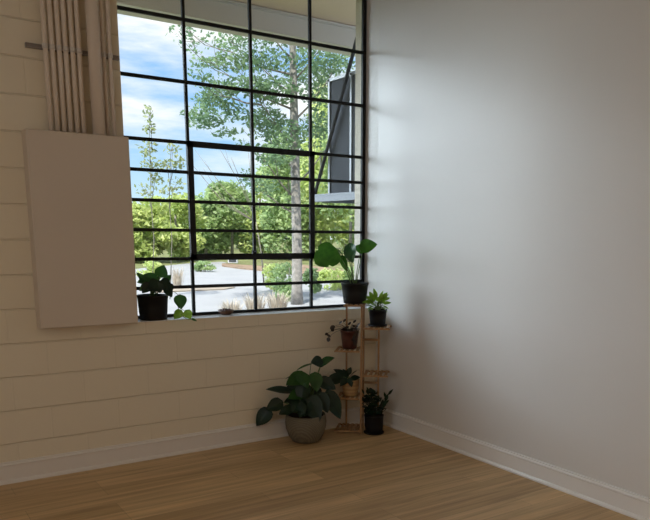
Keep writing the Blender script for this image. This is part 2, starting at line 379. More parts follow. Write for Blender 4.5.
def plant(name, root_loc, lab, cat, leaves, lmat, pot, potmat, soil_r, soil_z, stem_mat=None, stem_r=.0025, shape='heart', lift=.03, stems=None, tilt=.6, sep=True, extra_leaf=None, saucer=None, group=None):
    """leaves: list of (base, tip, width[, dict]) in world space"""
    R = Vector(root_loc)
    e = empty(name, R, label=lab, cat=cat, group=group)
    pot.build('pot', potmat, e)
    if saucer: saucer.build('saucer', potmat, e)
    MB().lathe([(soil_r, soil_z-.01), (soil_r, soil_z), (soil_r*.5, soil_z+.004), (.001, soil_z+.005)], n=24).build('soil', M['soil'], e)
    sm = MB(); allm = MB()
    for i, L in enumerate(leaves):
        base, tip, w = L[:3]; o = L[3] if len(L) > 3 else {}
        a = random.uniform(0, 2*PI); rr = soil_r * .35 * random.random()
        root = o.get('root', R + Vector((rr*math.cos(a), rr*math.sin(a), soil_z)))
        pts = arc(root, base, o.get('lift', lift), 6)
        sm.tube([p - R for p in pts], [stem_r*1.3 - stem_r*.6*j/6 for j in range(7)], 6)
        nr = Vector(o['n']) if 'n' in o else (TOCAM(base) * tilt + Vector((random.uniform(-.25,.25), random.uniform(-.25,.25), 1-tilt)))
        mb = MB() if sep else allm
        leaf_geo(mb, Vector(base)-R, Vector(tip)-R, w, nr, o.get('shape', shape), o.get('cup', .18), o.get('droop', .15), o.get('seg', 9))
        if sep:
            lo = mb.build('leaf', o.get('m', lmat), e)
            if 'lab' in o: lo['label'] = o['lab']
    if not sep: allm.build('foliage', lmat, e)
    sm.build('stem', stem_mat or M['stem'], e)
    return e
# pixel-free helper: leaf from two sighted points near plane P with depth offsets
def LF(P, bx, by, tx, ty, w, db=0, dt=0, **o): return (near(bx, by, P, db), near(tx, ty, P, dt), w, o)

# ---- plant stand, turned about 40 degrees to face into the room
TH = math.radians(-40)
SX, SY = -.338, -.285
stand = empty('plant_stand', (SX, SY, 0), TH, label='tiered bamboo plant stand with staggered slatted shelves in the corner', cat='plant stand')
def sworld(lx, ly, lz): return Vector((SX + lx*math.cos(TH) - ly*math.sin(TH), SY + lx*math.sin(TH) + ly*math.cos(TH), lz))
DP = .20; PW = .0075
def post(x, z1, y):
    MB().box((x-PW, y-PW*.8, 0), (x+PW, y+PW*.8, z1), .002).build('post', M['bamboo'], stand)
for y in (.012, DP-.012): post(0, .985, y)
post(-.133, .985, DP-.012); post(.118, .815, DP-.012)
def shelf(x0, x1, z, n=5):
    e = MB()
    for y in (.004, DP-.004): e.box((x0, y-.006, z-.017), (x1, y+.006, z-.005), .001)
    s = e.build('shelf', M['bamboo'], stand)
    w = (x1-x0)/(n)
    for i in range(n):
        cx = x0 + w*(i+.5); MB().box((cx-w*.28, -.003, z-.005), (cx+w*.28, DP+.003, z), .001).build('slat', M['bamboo'], s)
shelf(-.135, .013, .998, 4); shelf(.013, .215, .828); shelf(-.205, -.012, .652); shelf(.013, .205, .468); shelf(-.19, -.012, .285); shelf(-.205, .0, .030, 6)
for z in (.70, .36): MB().box((.0086, DP-.018, z), (.1094, DP-.006, z+.018), .001).build('brace', M['bamboo'], stand)
for z in (.72, .40, .10): MB().box((-.006, .019, z), (.006, DP-.019, z+.016), .001).build('side_rail', M['bamboo'], stand)

# ---- monstera on the top shelf
c = sworld(-.062, .10, .9985); P = (c.x, c.y)
lv = [
 LF(P, 335, 251, 315, 263, .205, -.02, -.07, shape='monstera', seg=14, lift=.03, cup=.1, n=TOCAM(c)*.9+Vector((0,0,.35))),
 LF(P, 347, 252, 331, 249, .075, 0, .02, shape='heart', n=(0,0,1), cup=.1),
 LF(P, 350, 245, 352, 263, .125, -.03, -.06, shape='heart', m=M['leaf_gloss'], n=(-.9,-.15,.45), lab='glossy leaf with a pale sheen'),
 LF(P, 342, 257, 347, 272, .055, .02, .0, shape='heart', n=TOCAM(c)*.8+Vector((-.4,0,.2))),
 LF(P, 363, 250, 354, 247, .07, 0, -.03, shape='heart', n=TOCAM(c)+Vector((0,0,.2))),
 LF(P, 361, 247, 377, 244, .108, -.02, -.05, shape='heart', n=TOCAM(c)+Vector((0,0,.25)), cup=.1),
 LF(P, 338, 250, 345, 258, .045, .04, .02, shape='heart', n=(0.2,.3,1)),
]
plant('monstera_plant', c, 'split-leaf monstera in a ribbed black pot on the topmost shelf', 'potted plant', lv, M['leaf_mon'],
      pot_mesh(.103, .084, .155, rim=.003), M['greypot'], .088, .135, stem_r=.0035, lift=.012)
# ---- small bright plant, right upper shelf
c = sworld(.115, .09, .8285); P = (c.x, c.y)
tips = [(363,301,.05),(365,295,.045),(369,291,.05),(373,295,.045),(377,297,.05),(387,292,.05),(391,302,.04),(389,297,.045),(383,294,.04),(370,302,.05),(376,291,.035),(381,300,.045),(366,299,.04),(372,297,.05),(376,303,.05),(380,296,.04),(385,300,.045),(369,297,.05),(388,294,.04),(374,288,.035),(383,290,.03),(379,303,.05)]
lv = []
for i, (tx, ty, w) in enumerate(tips):
    d = random.uniform(-.07, .05); s = .45
    bx, by = 377 + (tx-377)*s, 305 + (ty-305)*s
    lv.append(LF(P, bx, by, tx, ty, w*.72, d*.4, d, shape=('lance','oval','heart')[i % 3], droop=.35, lift=.012, n=TOCAM(c)*.6+Vector((random.uniform(-.4,.4), random.uniform(-.4,.2), .6))))
for i in range(16):
    a = random.uniform(0, 2*PI); b0 = Vector((c.x+.035*math.cos(a), c.y+.035*math.sin(a), c.z+.135+random.uniform(0,.03)))
    lv.append((b0, b0+Vector((.05*math.cos(a), .05*math.sin(a), random.uniform(-.02,.03))), .028, dict(shape='oval', lift=.01, droop=.3, n=(random.uniform(-.3,.3), random.uniform(-.5,.1), 1))))
plant('bright_leafy_plant', c, 'small bright green leafy plant in black pot on upper right shelf', 'potted plant', lv, M['leaf_bright'],
      pot_mesh(.068, .056, .128, rim=.004), M['blackpot'], .057, .112, stem_r=.002, lift=.01,
      saucer=MB().lathe([(.05,.0),(.07,.003),(.073,.014),(.069,.014),(.066,.005),(.05,.004)], n=32))
# ---- maroon pot with trailing purple plant
c = sworld(-.098, .09, .6525); P = (c.x, c.y)
lv = []
for (bx,by,tx,ty,w) in [(335,326,330,329,.035),(331,329,334,331,.03),(328,333,325,335,.022),(329,337,328,342,.03),(326,334,331,337,.02)]:
    lv.append(LF(P, bx, by, tx, ty, w, -.05, -.06, lift=.03, shape='oval'))
for i in range(26):
    a = random.uniform(0, 2*PI); r = random.uniform(.02, .075); z = c.z + .14 + random.uniform(0, .035)
    b0 = Vector((c.x + r*.7*math.cos(a), c.y + r*.7*math.sin(a), z)); t0 = b0 + Vector((math.cos(a)*.03, math.sin(a)*.03, random.uniform(-.012, .012)))
    lv.append((b0, t0, random.uniform(.022,.034), dict(shape='oval', n=(random.uniform(-.5,.5), random.uniform(-.5,.5), 1), lift=.008)))
for i in range(7):
    z = c.z + .12 - i*.012; b0 = near(354+random.uniform(-2,2), 328+i*2.4, P, -.06); lv.append((b0, b0+Vector((.012,-.01,-.025)), .026, dict(shape='oval', lift=.01, n=TOCAM(b0))))
for tx, ty in [(342,321),(346,319),(351,322),(356,320),(360,323),(358,326)]:
    lv.append(LF(P, tx-3, ty+3, tx, ty, .018, -.02, -.03, shape='oval', lift=.01))
plant('trailing_purple_plant', c, 'dark purple trailing plant in maroon pot on middle left shelf', 'potted plant', lv, M['leaf_purple'],
      pot_mesh(.070, .055, .142, rim=.003), M['maroon'], .058, .125, stem_mat=M['stem_dark'], stem_r=.0014, lift=.01)
# ---- banded wooden pot, lower left shelf
c = sworld(-.088, .08, .2855); P = (c.x, c.y)
lv = [
 LF(P, 341, 377, 325, 383, .10, -.02, -.06, shape='heart'), LF(P, 345, 376, 334, 369, .06, .02, 0),
 LF(P, 347, 377, 343, 369, .05, 0, -.02), LF(P, 350, 377, 356, 370, .05, 0, -.03, n=(0,-.4,1)), LF(P, 351, 379, 360, 377, .055, -.02, -.05),
 LF(P, 346, 379, 340, 386, .06, -.06, -.09, n=(-.3,-.6,.8)), LF(P, 349, 379, 352, 387, .055, -.07, -.09, n=(0,-.7,.7)), LF(P, 344, 379, 338, 376, .05, .05, .05),
 LF(P, 348, 374, 351, 367, .045, .02, .03)]
plant('dark_leafy_plant', c, 'dark green leafy plant in banded tan wooden pot on lower left shelf', 'potted plant', lv, M['leaf_dark'],
      MB().lathe([(.05,0),(.056,.006),(.061,.04),(.058,.045),(.063,.05),(.066,.085),(.062,.09),(.067,.095),(.068,.128),(.060,.128),(.058,.11),(.058,.105)], n=36), M['banded'], .056, .112, stem_r=.002, lift=.012)
# ---- floor pot at the right of the stand
c = Vector((-.232, -.312, 0.0)); P = (c.x, c.y)
lv = []
for i in range(110):
    t = random.random(); a = random.uniform(0, 2*PI)
    z = .15 + t*.17; r = .078*math.sin(PI*min(1, .25+t*.72))**.8*random.uniform(.5,1)
    b0 = Vector((c.x-.018*t + r*math.cos(a), c.y + .012*t + r*math.sin(a), z)); t0 = b0 + Vector((math.cos(a)*.026, math.sin(a)*.026, .03*random.uniform(-.6,1.3)))
    lv.append((b0, t0, .046, dict(shape='oval', lift=.0, n=(math.cos(a), math.sin(a), .3))))
for (bx,by,tx,ty,w) in [(383,408,386,399,.03),(385,401,388,394,.028),(386,398,384,392,.02),(388,395,393,389,.02),(384,404,389,400,.022),(368,392,367,387,.02),(364,394,362,389,.02)]:
    lv.append(LF(P, bx, by, tx, ty, w, -.03, -.05, shape='lance', lift=.0))
plant('bushy_dark_plant', c, 'bushy dark plant in black pot on the floor right of stand', 'potted plant', lv, M['leaf_dark'],
      MB().lathe([(.062,.010),(.067,.012),(.072,.07),(.074,.135),(.076,.137),(.076,.147),(.069,.147),(.067,.132),(.066,.13)], n=36), M['blackpot'],   .065, .134, stem_mat=M['stem_dark'], stem_r=.0016, lift=.0,
      saucer=MB().lathe([(.07,.0),(.078,.003),(.080,.012),(.077,.012),(.075,.006),(.05,.005)], n=36))
# ---- big floor plant in woven bowl
c = Vector((-.775, -.205, 0.0)); P = (-.735, -.205)
D = M['leaf_dark']; G = M['leaf_mid']
lv = [
 LF(P, 322, 362, 311, 362, .085, 0, -.04, m=D, n=TOCAM(c)+Vector((0,0,.5))), LF(P, 321, 364, 334, 357, .075, .0, -.03, m=M['leaf_gloss'], n=(-.7,-.3,.95), lab='leaf with a pale glossy sheen'),
 LF(P, 311, 364, 296, 369, .035, 0, -.08, m=M['stem'] if False else G, n=(0,0,1)), LF(P, 303, 373, 285, 377, .035, -.02, -.08, m=D, n=(0,0,1)),
 LF(P, 306, 376, 286, 384, .115, -.05, -.13, m=G, n=TOCAM(c)*.7+Vector((0,0,.6))), LF(P, 300, 374, 308, 388, .085, -.08, -.14, m=G, n=TOCAM(c)*.8+Vector((.3,0,.3))),
 LF(P, 315, 374, 317, 392, .085, -.05, -.09, m=G, n=TOCAM(c)+Vector((.2,0,.2))),
 LF(P, 290, 391, 266, 389, .07, -.04, -.10, m=D, n=TOCAM(c)*.6+Vector((0,0,.8)), droop=.05), LF(P, 303, 393, 288, 398, .085, -.08, -.15, m=G, n=TOCAM(c)*.7+Vector((0,0,.5))),
 LF(P, 281, 402, 266, 410, .085, -.05, -.09, m=D, n=TOCAM(c)+Vector((0,0,.2))), LF(P, 269, 410, 256, 426, .095, -.04, -.06, m=D, n=TOCAM(c)+Vector((0,0,.2))),
 LF(P, 292, 408, 279, 414, .065, -.10, -.15, m=D), LF(P, 303, 400, 291, 412, .10, -.10, -.16, m=D), LF(P, 309, 402, 299, 417, .09, -.11, -.16, m=D),
 LF(P, 308, 398, 320, 421, .125, -.09, -.15, m=D, n=TOCAM(c)+Vector((0,0,.3))), LF(P, 320, 394, 328, 413, .085, -.04, -.08, m=D),
 LF(P, 328, 393, 341, 419, .10, .0, -.05, m=D, n=TOCAM(c)+Vector((.2,0,0))), LF(P, 320, 380, 336, 389, .085, .03, .0, m=D, n=TOCAM(c)+Vector((0,0,.3))),
 LF(P, 305, 384, 300, 402, .10, -.10, -.14, m=D), LF(P, 312, 388, 322, 399, .08, .02, .02, m=D), LF(P, 296, 386, 283, 393, .06, .03, .02, m=D), LF(P, 308, 392, 296, 405, .08, -.02, -.02, m=D),
 LF(P, 314, 400, 312, 416, .08, -.06, -.10, m=D),
]
lv = [(a_, b_, w_*1.2, o_) for a_, b_, w_, o_ in lv]
for (bx_,by_,tx_,ty_,w_,db_) in [(300,396,289,404,.085,-.02),(310,392,314,403,.09,.03),(303,378,297,371,.05,.03),(318,398,326,404,.075,.05),(294,400,284,402,.07,.04),(309,380,316,372,.05,.02),(300,404,305,414,.07,-.16)]:
    lv.append(LF(P, bx_, by_, tx_, ty_, w_, db_, db_-.03, m=D))
bp = MB().lathe([(.085,0),(.10,.006),(.128,.045),(.147,.10),(.153,.145),(.148,.19),(.143,.205),(.136,.205),(.135,.19),(.134,.185)], n=48)
plant('floor_philodendron_plant', c, 'large dark leafy plant in rounded woven taupe pot on the floor', 'potted plant', lv, D, bp, M['basket'], .133, .188, stem_r=.0035, lift=.02)
# ---- pothos on the sill
c = Vector((-1.778, .078, SILL+.0035)); P = (c.x, c.y)
lv = [
 LF(P, 160, 276, 164, 265, .085, -.02, -.04, m=G, n=TOCAM(c)), LF(P, 157, 280, 141, 276, .085, -.02, -.06, m=G), LF(P, 155, 282, 139, 290, .09, -.05, -.08, m=G),
 LF(P, 154, 273, 146, 268, .035, 0, .0, m=G, n=(0,0,1)), LF(P, 150, 280, 137, 282, .07, .03, .02, m=G), LF(P, 158, 282, 150, 291, .09, -.08, -.11, m=D), LF(P, 160, 282, 168, 290, .085, -.06, -.10, m=D),
 LF(P, 161, 282, 171, 284, .075, -.03, -.06, m=D), LF(P, 166, 288, 172, 297, .06, -.05, -.08, m=D), LF(P, 150, 284, 142, 293, .07, -.08, -.10, m=D), LF(P, 158, 284, 160, 293, .07, -.09, -.11, m=D),
 LF(P, 153, 284, 147, 274, .06, .03, .03, m=D), LF(P, 147, 284, 137, 272, .06, .02, .02, m=G), LF(P, 166, 280, 171, 275, .045, .02, .02, m=G), LF(P, 170, 284, 173, 290, .035, 0, -.02, m=D), LF(P, 152, 286, 160, 276, .07, .04, .03, m=D),
 LF(P, 180, 296, 181, 309, .085, -.05, -.09, n=TOCAM(c), m=G, lift=.05, lab='trailing leaf hanging beside the pot'),
 LF(P, 181, 311, 174, 319, .060, -.08, -.09, n=TOCAM(c), m=M['leaf_bright'], root=near(176,300,P,-.05), lift=-.02), LF(P, 186, 311, 191, 319, .060, -.08, -.09, n=TOCAM(c), m=M['leaf_bright'], root=near(176,300,P,-.05), lift=-.02),
 LF(P, 192, 319, 197, 321, .018, -.085, -.09, m=G, root=near(181,314,P,-.085), lift=-.015),
]
plant('pothos_plant', c, 'trailing pothos in a black pot standing on the window sill', 'potted plant', lv, M['leaf_mid'],
      pot_mesh(.100, .088, .165, rim=.002), M['blackpot'], .09, .148, stem_r=.0022, lift=.02)
# ---- little dish on the sill
dish = empty('clay_dish', on(226, 314.5, 2, SILL+.0035), label='small brown clay dish on the window sill', cat='dish')
MB().lathe([(.030,0),(.05,.012),(.057,.034),(.052,.034),(.046,.016),(.02,.008)], n=28).build('bowl', M['clay'], dish)
k = MB()
for i in range(9):
    a = i*2.4; k.lathe([(.003,0.006),(.010,.012),(.010,.028),(.003,.036)], (.022*math.cos(a)*(i/9)**.5*1.5, .022*math.sin(a)*(i/9)**.5*1.5, .007), 8)
k.build('pebbles', M['maroon'], dish)

# ---------------------------------------------------------------- outside: overhang and bracketed box
GZ = -.3
struct(MB().box((-4.5, WD, 3.5), (4.5, 1.9, 3.62)).build('soffit_ceiling', M['soffit'])).name = 'trim_3'
b = MB().box((-4.5, 1.6, 3.31), (4.5, 1.9, 3.4995)); b.box((-4.5, 1.575, 3.475), (4.5, 1.6, 3.4995)); b.tube([(-4.5,1.56,3.487),(4.5,1.56,3.487)], .008)
tag(b.build('overhang_beam', M['beam']), 'pale beam along the edge of the roof overhang outside', 'beam')
shelf_o = empty('bracket_shelf', (.3, WD, 1.86), label='pale metal shelf projecting from the outside wall on a diagonal stay', cat='shelf')
MB().box((0, .0, 0), (.5, 1.22, .02), .002).build('shelf_top', M['shelfmetal'], shelf_o)
b = MB(); b.box((0, .0, -.05), (.02, 1.22, 0)); b.box((.48, .0, -.05), (.5, 1.22, 0)); b.box((.0, 1.2, -.05), (.5, 1.22, 0))
b.build('shelf_frame', M['shelfmetal'], shelf_o)
MB().tube([(.03, 1.19, .02), (.03, .28, 1.6385)], .017, 10).build('diagonal_stay', M['signgrey'], shelf_o)
bx = empty('metal_cabinet', (.37, WD+.03, 1.8815), label='tall grey metal cabinet with white edges on the outside shelf', cat='cabinet')
MB().box((0, 0, 0), (.38, .955, 1.03), .004).build('cabinet_body', M['signgrey'], bx)
b = MB()
for y in (.935, .565): b.box((-.012, y, 0.0), (.0, y+.03, 1.03), .002)
b.box((-.012, -.0, 1.005), (.38, .965, 1.035), .002)
b.build('edge_trim', M['signwhite'], bx)

# ---------------------------------------------------------------- outside: ground, roads
o = MB().add([(-60,WD,GZ),(120,WD,GZ),(120,140,GZ),(-60,140,GZ)], [(0,1,2,3)]).build('floor', M['grass']); o.name = 'lawn_ground'; struct(o)
def flat_poly(name, pts, z0, z1, material):
    v = [(p[0],p[1],z0) for p in pts] + [(p[0],p[1],z1) for p in pts]; n = len(pts)
    return MB().add(v, [tuple(range(n-1,-1,-1)), tuple(range(n,2*n))] + [(i,(i+1)%n,n+(i+1)%n,n+i) for i in range(n)]).build(name, material)
G2 = lambda x, y: on(x, y, 2, GZ)[:2]
def g2(lst): return [G2(x, y) for x, y in lst]
# near road (bright), far road behind the island, flagstones at right
struct(flat_poly('near_road', g2([(60,330),(60,276),(130,270),(185,264),(222,262),(262,270.5),(300,277),(330,283),(345,291),(420,297),(420,330)]), GZ+.001, GZ+.02, M['concrete']))
isl = tag(flat_poly('grass_island', g2([(222,265),(240,263.5),(262,264),(300,266),(345,272),(340,279),(300,276),(270,272.5),(240,269.5),(222,267)]), GZ+.0205, GZ+.09, M['mulch']), 'low mulch island with grass between the roads', 'island')
MB_t = flat_poly('grass_strip', g2([(226,264.8),(240,263.8),(262,264.3),(290,266.3),(290,269),(262,267.5),(240,266.2)]), GZ+.0905, GZ+.10, M['grass']); MB_t.parent = isl
tag(flat_poly('curb_strip', g2([(150,290.5),(200,288),(225,287.5),(235,288.5),(225,290.5),(200,291.5),(150,294)]), GZ+.0205, GZ+.05, M['curb']), 'narrow tan curb strip lying across the pale road', 'curb')

# ---------------------------------------------------------------- foliage
def cards(mb, centre, rad, n, size, flat=.6, rnd=random, shell=0.0):
    cx, cy, cz = centre; rx, ry, rz = rad
    for _ in range(n):
        u = rnd.uniform(-1,1); a = rnd.uniform(0,2*PI); q = math.sqrt(1-u*u); r = rnd.random()**(1/3); r = shell + (1-shell)*r
        p = Vector((cx+rx*r*q*math.cos(a), cy+ry*r*q*math.sin(a), cz+rz*r*u))
        d = Vector((rnd.gauss(0,1), rnd.gauss(0,1), rnd.gauss(0,.7))).normalized(); w = d.orthogonal().normalized()
        w = (Matrix.Rotation(rnd.uniform(0,PI), 3, d) @ w); s = size*rnd.uniform(.6,1.3)
        mb.add([p-d*s*.5, p+w*s*.24, p+d*s*.5, p-w*s*.24], [(0,1,2,3)])
def branchy(mb, p, d, length, r, depth, ends, rnd, spread=.6, up=.15):
    pts = [p]; dd = d.copy(); n = 4
    for i in range(n):
        dd = (dd + Vector((rnd.uniform(-.15,.15), rnd.uniform(-.15,.15), rnd.uniform(-.05,.12)+up*.1))).normalized(); pts.append(pts[-1] + dd*length/n)
    mb.tube(pts, [r*(1-.45*i/n) for i in range(n+1)], 6 if depth > 1 else 4)
    if depth == 0: ends.append(pts[-1]); return
    for i in range(3):
        a = rnd.uniform(0, 2*PI); sd = dd.orthogonal().normalized(); sd = Matrix.Rotation(a, 3, dd) @ sd
        nd = (dd + sd*spread*rnd.uniform(.6,1.2) + Vector((0,0,up))).normalized()
        k = rnd.choice((2, 3, 4)); branchy(mb, pts[k], nd, length*rnd.uniform(.6,.8), r*.5, depth-1, ends, rnd, spread, up)
    if depth <= 1: ends.append(pts[-1])

# main roadside tree
rnd = random.Random(3)
B = on(297, 305, 2, GZ)
tr = empty('roadside_tree', B, label='tall thin roadside tree with pale grey trunk right of window centre', cat='tree')
def tp(px, py, back=0): return near(px, py, (B.x, B.y), back) - B
trunk = MB(); trunk.tube([(0,0,0), tp(297,285), tp(297,250), tp(296,205), tp(295,160), tp(294,110), tp(293,60), tp(292,10), tp(290,-60)], [.17,.135,.128,.12,.115,.10,.085,.07,.03], 12)
trunk.build('trunk', M['bark'], tr)
br = MB(); ends = []
for (x0,y0,x1,y1,bk) in [(295,150,262,105,-.5),(295,120,330,80,.3),(294,95,250,60,.6),(294,80,325,45,-.4),(293,60,262,25,.2),(295,170,270,140,.8),(296,200,255,150,-.3),(293,40,310,5,0),(296,185,335,140,.6),(294,110,215,70,-.6),(293,75,205,45,.3),(297,215,258,190,.4),(262,105,215,95,-.6)]:
    p0, p1 = tp(x0, y0, 0 if x0 > 270 else bk), tp(x1, y1, bk); L = (p1-p0).length
    br.tube([p0, p0.lerp(p1,.35)+Vector((0,0,-.03*L)), p0.lerp(p1,.7)+Vector((0,0,.02*L)), p1], [.026,.02,.014,.008], 6)
    for q in (.45, .75, 1.0):
        branchy(br, p0.lerp(p1, q), ((p1-p0).normalized()+Vector((rnd.uniform(-.5,.5), rnd.uniform(-.5,.5), rnd.uniform(-.1,.5)))).normalized(), L*.35, .012, 1, ends, rnd, .9)
br.build('branches', M['bark_thin'], tr)
fo = MB()
for e_ in ends:
    if rnd.random() < .75: cards(fo, e_, (.26,.26,.15), 16, .11, rnd=rnd)
# crown clusters (px, py, half width px, half height px, count)
for (x,y,hx,hy,n) in [(262,32,30,8,150),(320,60,30,10,160),(225,40,20,7,60),(210,62,14,4,40),(236,62,24,8,150),(246,85,20,8,110),(215,100,20,9,150),(205,122,15,6,110),(198,112,13,6,60),(232,112,16,9,90),(268,60,20,10,130),(275,90,25,12,230),(265,120,20,12,190),(285,135,18,14,210),(305,75,20,12,160),(325,95,20,14,190),(318,125,16,14,160),(275,155,16,10,120),(262,185,14,10,60),(335,70,20,12,120),(345,50,14,8,60),(300,40,30,7,120),(228,132,12,4,30),(220,90,12,8,60)]:
    k = 18.6/720; cards(fo, tp(x,y,rnd.uniform(-.8,.8)), (hx*k, .7, hy*k), int(n*2.2), .125, rnd=rnd)
fo.build('foliage', M['fol_teal'], tr)

# bare arching branches left of casement centre
B = on(264, 284, 2, GZ); e_t = empty('bare_sapling', B, label='bare thin branches fanning up leftward from behind the shrub', cat='sapling')
br = MB(); ends = []
m0 = near(256, 222, (B.x,B.y))-B
br.tube([(0,0,0), m0*.5+Vector((.05,0,0)), m0], [.03,.022,.016], 6)
for (x,y,cx_,cy_) in [(195,150,225,190),(203,168,228,205),(218,146,238,180),(231,158,243,185),(206,184,230,208),(248,150,252,185),(190,162,220,198)]:
    m_ = near(cx_, cy_, (B.x,B.y))-B; p1 = near(x, y, (B.x,B.y), rnd.uniform(-.6,.6))-B
    br.tube([m0, m0.lerp(m_,.5)+Vector((.04,0,-.03)), m_, m_.lerp(p1,.5), p1], [.014,.012,.011,.008,.004], 5)
    branchy(br, m_.lerp(p1,.3), (p1-m_).normalized(), .7, .006, 0, ends, rnd, .8)
br.build('branches', M['bark_thin'], e_t)

# pale saplings at left
for (bx_, by_, top, spread, lab) in [(152, 300, 106, [(148,112,5,8,26),(150,128,7,8,40),(147,148,10,9,60),(152,165,12,8,60),(157,178,8,6,30),(145,190,11,8,40)], 'slender pale-leaved sapling against the sky at left of window'),
                                (170, 300, 160, [(172,148,8,6,30),(178,162,8,8,50),(165,164,8,5,36),(176,185,9,8,40),(168,190,8,6,30)], 'shorter pale-leaved sapling just left of the thick casement post')]:
    B = on(bx_, by_, 2, GZ); e_t = empty('pale_sapling', B, label=lab, cat='sapling', group='saplings left of the casement')
    f = lambda x, y, bk=0: near(x, y, (B.x,B.y), bk)-B
    MB().tube([(0,0,0), f(bx_+2,240), f(bx_-1,200), f(spread[0][0]+1,spread[0][1])], [.013,.011,.009,.005], 6).build('trunk', M['bark_thin'], e_t)
    fo = MB(); tw = MB()
    for (x,y,hx,hy,n) in spread:
        k = (B-CAM).length/720; cc = f(x,y,rnd.uniform(-.2,.2)); cards(fo, cc, (hx*k,.25,hy*k), n, .13, rnd=rnd)
        for q in range(3): tw.tube([f(bx_, min(y+22, 235)), f(bx_, y+8).lerp(cc,.5), cc+Vector((rnd.uniform(-.1,.1),rnd.uniform(-.1,.1),rnd.uniform(-.05,.12)))], [.01,.007,.004], 4)
    fo.build('foliage', M['fol_pale'], e_t); tw.build('branches', M['bark_thin'], e_t)

# forest edge: bushes and trees, each a thing (px centre, ground py, top py, width px, material, label)
def bush(name, px, gy, ty, wpx, mt, lab, size, n, trunk_r=.12, cat='tree', group='trees along the forest edge', dens=1.0):
    B = on(px, gy, 2, GZ); dist = math.hypot(B.x-CAM.x, B.y-CAM.y); k = dist/720
    e_t = empty(name, B, label=lab, cat=cat, group=group)
    h = (gy-ty)*k; w = wpx*k
    MB().tube([(0,0,-.02), (w*.02,0,h*.35), (-w*.02,0,h*.6), (0,0,h*.85)], [trunk_r,trunk_r*.8,trunk_r*.6,trunk_r*.2], 8).build('trunk', M['bark'], e_t)
    fo = MB(); r2 = random.Random(px*7+int(ty))
    nb = 14
    for i in range(nb):
        a = r2.uniform(0, 2*PI); z = r2.uniform(.12, .88); rr = .34*w*(1-abs(z-.45)*.9)
        cards(fo, (rr*math.cos(a), rr*math.sin(a), h*z), (w*.24, w*.24, h*.16), n//nb, size, rnd=r2)
    fo.build('foliage', mt, e_t); return e_t
Y_, Mi, T_ = M['fol_yel'], M['fol_mid'], M['fol_teal']
rows = [
 (110,262,205,62,Y_,'yellow-green tree of the forest edge, half hidden behind panel box'),
 (146,264,203,50,Y_,'yellow-green tree of the forest edge above the sill pothos'),
 (178,261,204,46,Y_,'bright yellow-green tree beside the thick left casement post'),
 (206,259,198,44,Mi,'green tree of the forest edge just right of the left casement post'),
 (232,258,190,44,Mi,'green tree of the forest edge behind the bare branches'),
 (262,259,176,50,Y_,'yellow-green tree of the forest edge left of the grey trunk'),
 (290,260,132,52,Mi,'tall green tree directly behind the grey trunk'),
 (322,261,96,54,Y_,'tall yellow-green tree right of the grey trunk'),
 (350,262,96,56,Mi,'tall green tree behind the bracketed grey cabinet'),
 (384,262,120,56,Y_,'tall yellow-green tree at the far right behind the wall corner'),
]
for i, (px, gy, ty, w, mt, lab) in enumerate(rows):
    bush('forest_tree', px, gy-1.2*(i%2), ty-4, w*1.15, mt, lab, .36, 4200)
rows2 = [(128,250,212,50,Mi,'second-row green tree at far left of the forest'),(192,249,210,52,Y_,'second-row tree behind the left casement post'),(248,249,196,52,Mi,'second-row tree left of window centre'),(305,249,160,60,T_,'second-row tree behind the grey trunk'),(345,249,140,56,Mi,'second-row tree at the right of the window')]
for (px, gy, ty, w, mt, lab) in rows2 + [(322,254,112,60,Y_,'second-row yellow-green tree between trunk and cabinet'),(362,254,118,60,Y_,'second-row yellow-green tree behind the wall corner')]: bush('forest_tree', px, gy, ty, w, mt, lab, .7, 3000, trunk_r=.25)
# low shrubs
shr = [(290,301,262,38,Mi,'leafy shrub at the foot of the grey trunk'),(274,292,264,26,Y_,'small light green shrub left of the trunk foot'),(312,296,268,20,Mi,'narrow shrub right of the trunk foot'),(332,290,268,34,Y_,'yellow-green low shrub below the monstera leaf'),(356,290,266,30,Mi,'low shrub behind the monstera pot'),(150,286,262,26,Y_,'low shrub behind the sill pothos'),(205,272,262,20,Mi,'small round shrub at the far road edge')]
for (px, gy, ty, w, mt, lab) in shr: bush('low_shrub', px, gy, ty, w, mt, lab, .13, 900, trunk_r=.03, cat='shrub', group='shrubs beside the road')
# pale ornamental grass below the window
def grass_clump(px, gy, ty, wpx, lab, n=160):
    B = on(px, gy, 2, GZ); k = math.hypot(B.x-CAM.x, B.y-CAM.y)/720; mb = MB(); r2 = random.Random(px)
    for i in range(n):
        a = r2.uniform(0,2*PI); r = r2.random()**.5*wpx*k*.2; b0 = Vector((r*math.cos(a), r*math.sin(a), 0)); h = (gy-ty)*k*r2.uniform(.6,1.1)
        out = Vector((math.cos(a), math.sin(a), 0))*wpx*k*r2.uniform(.05,.35); w = out.cross(Vector((0,0,1))).normalized()*.009
        m_ = b0+out*.4+Vector((0,0,h*.7)); t_ = b0+out+Vector((0,0,h))
        mb.add([b0-w,b0+w,m_+w*1.2,m_-w*1.2,t_], [(0,1,2,3),(3,2,4)])
    e_g = mb.build('ornamental_grass', M['straw'], origin=None); e_g.location = B; tag(e_g, lab, 'grass clump', 'pale grass clumps beyond the sill')
grass_clump(232, 322, 300, 34, 'pale dry grass clump beyond the clay dish'); grass_clump(255, 320, 294, 34, 'pale dry grass clump at the foot of centre mullion')
grass_clump(278, 318, 292, 34, 'pale dry grass clump left of the trunk foot'); grass_clump(178, 288, 268, 24, 'pale dry grass clump right of the sill pothos', 60)
